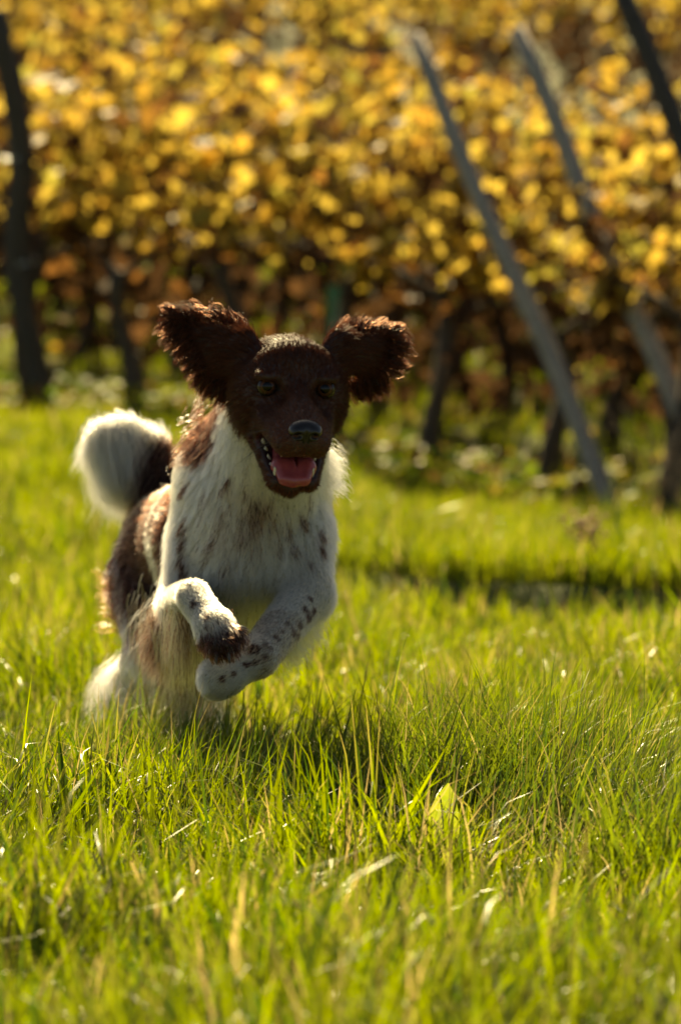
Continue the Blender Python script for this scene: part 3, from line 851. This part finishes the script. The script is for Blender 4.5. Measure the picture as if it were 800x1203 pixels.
# chin, lip edge: greyer hairs
hlo = (P0 - EYE) @ HR
lip = (np.abs(hlo[:, 2] + 0.060) < 0.006) & (hlo[:, 1] > 0.03)
mz = hd & isb & (hlo[:, 1] > 0.025)
C1[mz] *= 1 + 0.55 * sstep(0.02, 0.07, hlo[mz, 1])[:, None] * np.array([1, 1.25, 1.5])  # sky sheen on the muzzle painted in as lighter, greyer hair
grz = (lip | ((hlo[:, 2] < -0.115) & (hlo[:, 1] > 0.02) & (np.abs(hlo[:, 0]) < .03))) & (fr.random(NH) < 0.4)
C1[grz & ~lip] = np.array([0.12, 0.08, 0.055])
sets = [(S1[~hd], C1[~hd], rad1[~hd])]; face_sets = [(S1[hd], C1[hd], rad1[hd])]

# long feathering: (line of roots, direction, length, how many, brown share)
def feather(a, b, direction, L, n, brown, spread=0.012, droop=0.2, wind=(0, 0, 0), wv=0.4, lock=0.5, per=14):
    a = np.array(a); b = np.array(b); t = fr.random(n)
    P = a * (1 - t)[:, None] + b * t[:, None] + fr.normal(0, spread, (n, 3))
    d = nrm(np.array(direction, float)); FLw = nrm(d + fr.normal(0, 0.16, (n, 3)))
    N = nrm(np.cross(FLw, nrm(b - a)) * fr.choice([-1, 1], n)[:, None] * 0.4 + FLw)
    S = strands(P, N, FLw, np.full(n, L), np.full(n, 0.7), 7, np.full(n, wv), lock, per, droop, wind)
    dst = face_sets if (brown == 1 and a[2] > 0.45) else sets
    hc_ = hair_colour(fr.random(n) < brown, n)
    if dst is face_sets: hc_ = hc_ * np.array([3.2, 3.2, 3.0])
    dst.append((S, hc_, np.full(n, 0.0004)))
# tail plume, hanging from the arch of the tail
feather(TP[0], TP[1], (-0.55, 0.0, -0.35), 0.050, 2600, 1.0, 0.010, 0.3, wv=.2)
feather(TP[1], TP[2], (-0.42, -0.25, -0.75), 0.060, 4200, 0.97, 0.010, 0.3, wv=.2)
feather(TP[2], TP[3], (-0.32, 0.08, -0.95), 0.100, 7500, 0.03, 0.009, 0.3, wv=.15)
feather(TP[3], TP[4], (0.10, 0.0, -1.0), 0.085, 7500, 0.0, 0.009, 0.3, wv=.15)
feather(TP[3], TP[4], (-0.45, 0.0, -0.75), 0.050, 2500, 0.0, 0.008, 0.3, wv=.15)
feather(TP[2], TP[4], (-0.35, 0.0, 0.6), 0.016, 3000, 0.0, 0.008, 0.2)
# ears' fringe: wavy locks along the rim of each flap
for (pa, pb, dr, L_, n_) in [((200, 368), (238, 432), (-0.7, 0.25, -0.5), 0.024, 700), ((200, 370), (250, 373), (-0.7, 0.3, 0.45), 0.020, 550), ((250, 373), (290, 388), (-0.3, 0.35, 0.8), 0.018, 450),
                             ((236, 432), (274, 455), (-0.45, 0.3, -0.8), 0.028, 700), ((395, 392), (430, 388), (0.25, 0.35, 0.8), 0.018, 450), ((430, 388), (464, 392), (0.7, 0.35, 0.5), 0.018, 500),
                             ((466, 392), (452, 436), (0.85, 0.3, -0.3), 0.022, 600), ((450, 438), (410, 450), (0.3, 0.3, -0.9), 0.026, 750)]:
    feather(at(*pa, 4.80), at(*pb, 4.79), dr, L_, n_, 1, 0.005, 0.15, wv=0.4, lock=0.75, per=26)
    feather(at(*pa, 4.80), at(*pb, 4.79), dr, L_ * 1.15, n_ // 3, 0.999, 0.005, 0.15, wv=0.45, lock=0.75, per=18)
# chest ruff, belly, elbows, breeches
feather(at(376, 525, 4.93), at(384, 565, 4.93), (0.6, 0.3, -0.5), 0.024, 700, 0.0, 0.010, 0.1)
feather(at(240, 470, 4.97), at(214, 550, 4.98), (-0.5, 0.5, -0.4), 0.016, 450, 0.7, 0.008, 0.1)
feather(at(300, 690, 4.86), at(250, 740, 5.05), (-0.1, 0.4, -0.9), 0.050, 2500, 0.05, 0.025, 0.3)
feather(at(210, 735, 4.92), at(222, 716, 4.76), (-0.02, 0.35, -1.0), 0.075, 2600, 0.3, 0.010, 0.2, wv=.2)
feather(at(196, 712, 4.95), at(206, 745, 4.95), (-0.35, 0.4, -0.9), 0.065, 1800, 0.5, 0.012, 0.2)
feather(at(366, 718, 4.86), at(330, 760, 4.80), (0.3, 0.6, -0.8), 0.032, 1100, 0.0, 0.010, 0.2)
feather(at(152, 685, 5.42), at(160, 735, 5.40), (-0.85, 0.3, 0.2), 0.034, 700, 0.9, 0.012, 0.1)
feather(at(190, 780, 5.36), at(138, 808, 5.48), (-0.6, 0.3, -0.6), 0.055, 3000, 0.05, 0.016, 0.2, lock=.7, per=24)
feather(at(138, 806, 5.48), at(166, 870, 5.40), (-0.5, 0.3, -0.6), 0.040, 1800, 0.05, 0.012, 0.2, lock=.7, per=24)
feather(at(228, 800, 5.45), at(238, 860, 5.40), (0.2, -0.1, -0.9), 0.050, 1800, 0.05, 0.016, 0.2, lock=.7, per=24)
feather(at(210, 720, 5.2), at(230, 790, 5.2), (-0.3, 0.3, -0.8), 0.060, 2200, 0.3, 0.025, 0.2)
feather(at(246, 748, 4.63), at(274, 746, 4.63), (0.3, -0.4, -0.9), 0.018, 700, 1, 0.008, 0.1)

wp = []
for s in (-1, 1):
    for q in range(9):
        p_ = hl(s * (0.026 + 0.002 * (q % 3)), 0.050 + 0.010 * (q // 3), -0.036 - 0.006 * (q % 3)); dv = nrm(ax * s + af * 0.25 - au * (0.1 + 0.15 * (q % 3)) + fr.normal(0, .12, 3)); L_ = 0.035 + 0.02 * fr.random()
        wp.append(np.stack([p_ + dv * L_ * t - au * 0.012 * t * t for t in np.linspace(0, 1, 6)]))
face_sets.append((np.array(wp), np.full((len(wp), 3), 0.10), np.full(len(wp), 0.0003)))
def build_hair(name, sets, parent, mat):
    hc = bpy.data.hair_curves.new(name)
    sizes = np.concatenate([np.full(len(s), s.shape[1]) for s, c, r in sets])
    hc.add_curves([int(x) for x in sizes])
    P = np.concatenate([s.reshape(-1, 3) for s, c, r in sets]) - DO
    R = np.concatenate([(r[:, None] * np.linspace(1, 0.25, s.shape[1])[None]).ravel() for s, c, r in sets])
    Cc = np.concatenate([np.repeat(c, s.shape[1], 0) for s, c, r in sets])
    hc.attributes['position'].data.foreach_set('vector', P.astype(np.float32).ravel())
    ra = hc.attributes.get('radius') or hc.attributes.new('radius', 'FLOAT', 'POINT')
    ra.data.foreach_set('value', R.astype(np.float32))
    ca = hc.attributes.new('Col', 'FLOAT_COLOR', 'POINT')
    C4 = np.ones((len(Cc), 4), np.float32); C4[:, :3] = Cc; ca.data.foreach_set('color', C4.ravel())
    hc.materials.append(mat)
    o = bpy.data.objects.new(name, hc); col.objects.link(o); o.parent = parent; return o
build_hair('body_fur', sets, dog, M_FUR); build_hair('head_fur', face_sets, dog, M_FACE)

# ---- eyes, nose, tongue, teeth
def mat_eye():
    m, nt, out = new_mat('dog_eye')
    tc = nd(nt, 'ShaderNodeTexCoord'); sx = nd(nt, 'ShaderNodeSeparateXYZ'); nt.links.new(tc.outputs['Object'], sx.inputs[0])
    mu = nd(nt, 'ShaderNodeMath', operation='MULTIPLY'); mu.inputs[1].default_value = 1 / 0.0128; nt.links.new(sx.outputs['Y'], mu.inputs[0])
    c = ramp(nt, mu.outputs[0], [(0.0, (0.02, 0.012, 0.01)), (0.66, (0.02, 0.012, 0.01)), (0.68, (0.040, 0.014, 0.006)), (0.87, (0.085, 0.030, 0.011)), (0.885, (0.003, 0.002, 0.002)), (1, (0.003, 0.002, 0.002))])
    p = nd(nt, 'ShaderNodeBsdfPrincipled'); p.inputs['Specular IOR Level'].default_value = 0.22; p.inputs['Roughness'].default_value = 0.16; p.inputs['Coat Weight'].default_value = 0.04; p.inputs['Coat Roughness'].default_value = 0.02
    nt.links.new(c, p.inputs['Base Color']); nt.links.new(p.outputs[0], out.inputs[0]); return m
ME_ = mat_eye()
for e in EYES:
    bm = bmesh.new(); bmesh.ops.create_uvsphere(bm, u_segments=24, v_segments=16, radius=0.0128)
    me = bpy.data.meshes.new('eye'); bm.to_mesh(me); bm.free()
    for f in me.polygons: f.use_smooth = True
    o = obj('eye', me, ME_, dog)
    ey = nrm(np.array([0, 0, CAMZ + 0.02]) - e); ex_ = nrm(np.cross(ey, au)); ez_ = np.cross(ex_, ey); ER = np.stack([ex_, ey, ez_], 1)
    M = Matrix([[*ER[0], 0], [*ER[1], 0], [*ER[2], 0], [0, 0, 0, 1]])
    o.matrix_local = Matrix.Translation(Vector(e - DO - af * 0.0062)) @ M
def sdf_piece(name, prims, cuts, mat, H=0.0012, frame=HR):
    l = np.min([p['lo'] for p in prims], 0) - 0.006; h = np.max([p['hi'] for p in prims], 0) + 0.006
    n = np.ceil((h - l) / H).astype(int)
    G = np.stack(np.meshgrid(*[l[i] + H * np.arange(n[i]) for i in range(3)], indexing='ij'), -1)
    Dd = np.full(n, 0.05)
    for p in prims:
        d = pdist(p, G); k = p['k']; hh = np.maximum(k - np.abs(Dd - d), 0) / k; Dd = np.minimum(Dd, d) - hh * hh * k * .25
    for p in cuts:
        d = -pdist(p, G); k = 0.003; hh = np.maximum(k - np.abs(Dd - d), 0) / k; Dd = np.maximum(Dd, d) + hh * hh * k * .25
    v, q = surface_nets(Dd, l, H)
    return obj(name, mesh_np(name, v - DO, [q]), mat, dog)
def grab(fn):
    n0 = len(PR); fn(); out = PR[n0:]; del PR[n0:]; return out
def nose_prims():
    ell(hl(0, 0.097, -0.0235), (0.0205, 0.014, 0.0130), HR, k=0.006)
    ell(hl(-0.009, 0.103, -0.0265), (0.0085, 0.0085, 0.0085), HR, k=0.006); ell(hl(0.009, 0.103, -0.0265), (0.0085, 0.0085, 0.0085), HR, k=0.006)
    ell(hl(0, 0.101, -0.0350), (0.006, 0.010, 0.009), HR, k=0.006)
def nostrils():
    for s in (-1, 1):
        ell(hl(s * 0.0095, 0.1115, -0.0270), (0.0042, 0.006, 0.0034), HR); ell(hl(s * 0.0145, 0.1065, -0.0295), (0.0045, 0.006, 0.0018), HR)
    ell(hl(0, 0.113, -0.033), (0.0009, 0.004, 0.009), HR)
m_nose = mat_plain('dog_nose', (0.012, 0.008, 0.0075), 0.33, spec=0.5)
sdf_piece('nose', grab(nose_prims), grab(nostrils), m_nose)
def tongue_prims():
    cone(hl(0, -0.01, -0.078), hl(-0.003, 0.050, -0.0885), 0.013, 0.0105, 0.01); cone(hl(-0.003, 0.050, -0.0885), hl(-0.004, 0.070, -0.0975), 0.0105, 0.0085, 0.01)
    for s in (-1, 1):
        cone(hl(s * 0.010, -0.01, -0.074), hl(s * 0.0165 - 0.002, 0.048, -0.087), 0.012, 0.010, 0.008)
        cone(hl(s * 0.0165 - 0.002, 0.048, -0.087), hl(s * 0.0125 - 0.003, 0.067, -0.0965), 0.010, 0.008, 0.008)
def tongue_cut():
    ell(hl(0, 0.03, -0.064), (0.0022, 0.06, 0.012), MR)
m_tongue = mat_plain('dog_tongue', (0.36, 0.065, 0.070), 0.26, spec=0.5, sss=0.3)
sdf_piece('tongue', grab(tongue_prims), grab(tongue_cut), m_tongue)
m_tooth = mat_plain('dog_tooth', (0.72, 0.62, 0.45), 0.3)
def tooth(p, d, L, r):
    v = [np.array(p) + d * L * t for t in (0, .4, .75, 1)]
    return obj('tooth', join_tubes('tooth', [tube(np.array(v) - DO, [r, r * .9, r * .55, r * .15], 8)]), m_tooth, dog)
for s in (-1, 1):
    tooth(hl(s * 0.0215 - 0.003, 0.057, -0.0975), nrm(au + af * .25 + ax * s * .2), 0.015, 0.0030)
    tooth(hl(s * 0.0205, 0.069, -0.050), nrm(-au + af * .05 + ax * s * .1), 0.017, 0.0032)
    for q in range(3):
        tooth(hl(s * (0.0026 + 0.0053 * q) - 0.003, 0.0685 - 0.0018 * q, -0.101), nrm(au + af * .3), 0.007, 0.0021)
    for q in range(4):
        tooth(hl(s * (0.0265 + 0.0022 * q) - 0.002, 0.040 - 0.012 * q, -0.092 + 0.0065 * q), nrm(au + ax * s * .15), 0.008, 0.0034)

# claws
m_claw = mat_plain('dog_claw', (0.05, 0.04, 0.035), 0.35)
for (tx, ty, tY, dd) in [(244, 758, 4.622, (0.0, -0.5, -1)), (254, 768, 4.604, (0.05, -0.5, -1)), (268, 767, 4.602, (0.2, -0.5, -1)), (278, 755, 4.612, (0.4, -0.5, -1))]:
    p_ = at(tx, ty, tY) - DO; v_ = nrm(np.array(dd)) * 0.011
    obj('claw', join_tubes('claw', [tube([p_ - v_ * .3, p_ + v_ * .4, p_ + v_ * 0.8 + np.array([0, 0, -.001]), p_ + v_ + np.array([0, 0, -.003])], [0.0028, 0.0024, 0.0015, 0.0005], 7)]), m_claw, dog)

# ------------------------------------------------------------------ ground cover along the vines
def strew(name, n, place, size, flat, label, cat, mat_attr, seed):
    rr = random.Random(seed); mats = []
    for q in range(n):
        x, y = place(rr); z = float(terrain(x, y))
        s = rr.uniform(*size)
        M = Matrix.Translation((x, y, z + rr.uniform(0.02, 0.05) if flat else z + rr.uniform(0.03, 0.16))) @ Matrix.Rotation(rr.uniform(0, 6.28), 4, 'Z') @ Matrix.Rotation(rr.uniform(-.5, .5) if flat else rr.uniform(-1.2, 0.2), 4, 'X') @ Matrix.Diagonal((s, s, s, 1))
        mats.append((M, rr.randrange(8), rr.random()))
    me = foliage_mesh(mats, name); me.materials.clear(); me.materials.append(mat_attr)
    o = obj(name, me); tag(o, label, cat, kind='stuff'); return o
def along_row(lo, hi, w0, w1):
    def f(rr):
        s = rr.uniform(lo, hi); w = rr.uniform(w0, w1)
        p = ROW_O - ROW_D * s + ROW_N * w; return float(p[0]), float(p[1])
    return f
def mat_weed():
    m, nt, out = new_mat('weed_leaf')
    a = nd(nt, 'ShaderNodeAttribute', attribute_name='rnd')
    c = ramp(nt, a.outputs['Fac'], [(0.0, (0.07, 0.14, 0.015)), (0.45, (0.15, 0.22, 0.02)), (0.7, (0.26, 0.25, 0.03)), (0.85, (0.30, 0.17, 0.05)), (1.0, (0.16, 0.08, 0.03))])
    tc = nd(nt, 'ShaderNodeTexCoord'); n = noise(nt, 30, 3, tc.outputs['Object'])
    mx = nd(nt, 'ShaderNodeMix', data_type='RGBA', blend_type='MULTIPLY'); mx.inputs[0].default_value = 0.35
    nt.links.new(c, mx.inputs[6]); nt.links.new(n.outputs[0], mx.inputs[7])
    thin_leaf_shader(nt, out, mx.outputs[2], rough=0.55, trans=0.5, spec=0.2); return m
M_WEED = mat_weed()
strew('weeds', 2600, along_row(-2.6, 6.5, -0.45, 0.35), (0.03, 0.075), False, 'low green and brown weeds growing under the front vine row', 'weeds', M_WEED, 5)
strew('leaf_litter', 1500, along_row(-3.5, 7, -0.6, 5.0), (0.05, 0.10), True, 'fallen orange and brown vine leaves lying between the rows', 'leaf litter', M_FOL, 6)

# green planting sleeve on a young vine behind the dog's head
t = empty('vine_guard', (0, 0, 0)); gp = at(396, 420, 16.4); gz = float(terrain(gp[0], gp[1]))
t.location = (gp[0], gp[1], gz); tag(t, 'teal green plastic sleeve around a young vine behind the dog', 'vine guard')
M_GUARD = mat_plain('guard_plastic', (0.01, 0.16, 0.10), 0.35)
ht = CAMZ + (471 - 335) / 4500 * 16.4 - gz
obj('sleeve', join_tubes('sleeve', [tube([(0, 0, -0.03 + (ht + .03) * i / 5) for i in range(6)], [0.040, 0.039, 0.040, 0.041, 0.040, 0.042], 12, cap=False)]), M_GUARD, t)
obj('stem', join_tubes('stem', [tube([(0.005 * math.sin(i), 0, -0.03 + 0.12 * i) for i in range(8)], [0.009] * 8, 6)]), M_CANE, t)

# broad leaf standing in the grass
def mat_broad():
    m, nt, out = new_mat('broad_leaf')
    tc = nd(nt, 'ShaderNodeTexCoord'); n = noise(nt, 90, 4, tc.outputs['Object'])
    c = ramp(nt, n.outputs[0], [(0.3, (0.20, 0.27, 0.02)), (0.7, (0.34, 0.36, 0.04))])
    thin_leaf_shader(nt, out, c, rough=0.45, trans=0.6, spec=0.4); return m
M_BROAD = mat_broad()
def broad_leaf(W, L, bend, seed):
    rr = random.Random(seed); V = []; F = []
    for i in range(9):
        u = i / 8; w = W * math.sin(math.pi * min(1, u * 0.9 + 0.1)) ** 0.7 * (1 - 0.15 * u) * rr.uniform(.9, 1.08)
        if i == 8: w = 0.0015
        for q in (-1, -0.5, 0, 0.5, 1):
            V.append((q * w * 0.5, -bend * u * u * L + 0.18 * w * abs(q) + rr.uniform(-.001, .001), L * u))
    for i in range(8):
        for q in range(4): F.append((i * 5 + q, i * 5 + q + 1, i * 5 + q + 6, i * 5 + q + 5))
    return mesh_np('leaf', np.array(V), [np.array(F)])
bp = at(516, 1010, 4.12)
t = empty('dock_plant', (bp[0], bp[1], float(terrain(bp[0], bp[1]))))
tag(t, 'pale green broad leaf standing upright among the grass blades', 'weed')
for (W, L, bend, rz, tilt, dx) in [(0.046, 0.112, 0.10, 0.25, 0.15, 0), (0.030, 0.075, 0.35, 1.6, 0.5, 0.01), (0.028, 0.07, 0.4, -1.4, 0.6, -0.008)]:
    o = obj('leaf', broad_leaf(W, L, bend, int(W * 1e4)), M_BROAD, t); o.location = (dx, 0, 0); o.rotation_euler = (tilt * 0.4, tilt * 0.3, rz)

# dry seed stalks
M_DRY = mat_plain('dry_stalk', (0.42, 0.27, 0.15), 0.8)
def dry_weed(px, Y, label, n, h, seed, group='dry weeds'):
    rr = random.Random(seed); x = (px - 400) / FPX * Y
    t = empty('dry_weed', (x, Y, float(terrain(x, Y)))); tag(t, label, 'weed', group)
    for q in range(n):
        az = rr.uniform(0, 6.28); le = rr.uniform(0.05, 0.4); H_ = h * rr.uniform(0.6, 1.1)
        S = [(math.cos(az) * le * H_ * u * u, math.sin(az) * le * H_ * u * u, H_ * u) for u in np.linspace(0, 1, 6)]
        tb = [tube(S, np.linspace(0.0022, 0.001, 6), 5)]
        for g in range(9):
            u = rr.uniform(0.55, 1.0); i = min(int(u * 5), 4); p = np.array(S[i]) * (1 - (u * 5 - i)) + np.array(S[i + 1]) * (u * 5 - i)
            e = p + np.array([rr.uniform(-.02, .02), rr.uniform(-.02, .02), rr.uniform(0, .02)])
            tb.append(tube([p, (p + e) / 2, e], [0.001, 0.004, 0.0015], 5))
        obj('stalk', join_tubes('stalk', tb), M_DRY, t)
dry_weed(688, 8.75, 'beige dry seed stalks on the edge of the grass step', 12, 0.16, 1)
dry_weed(768, 13.6, 'tall thin dry stalks by the foot of the clear leaning post', 9, 0.42, 2)
dry_weed(800, 13.4, 'dry brown stalks beside the foot of the leafy leaning post', 7, 0.35, 3)
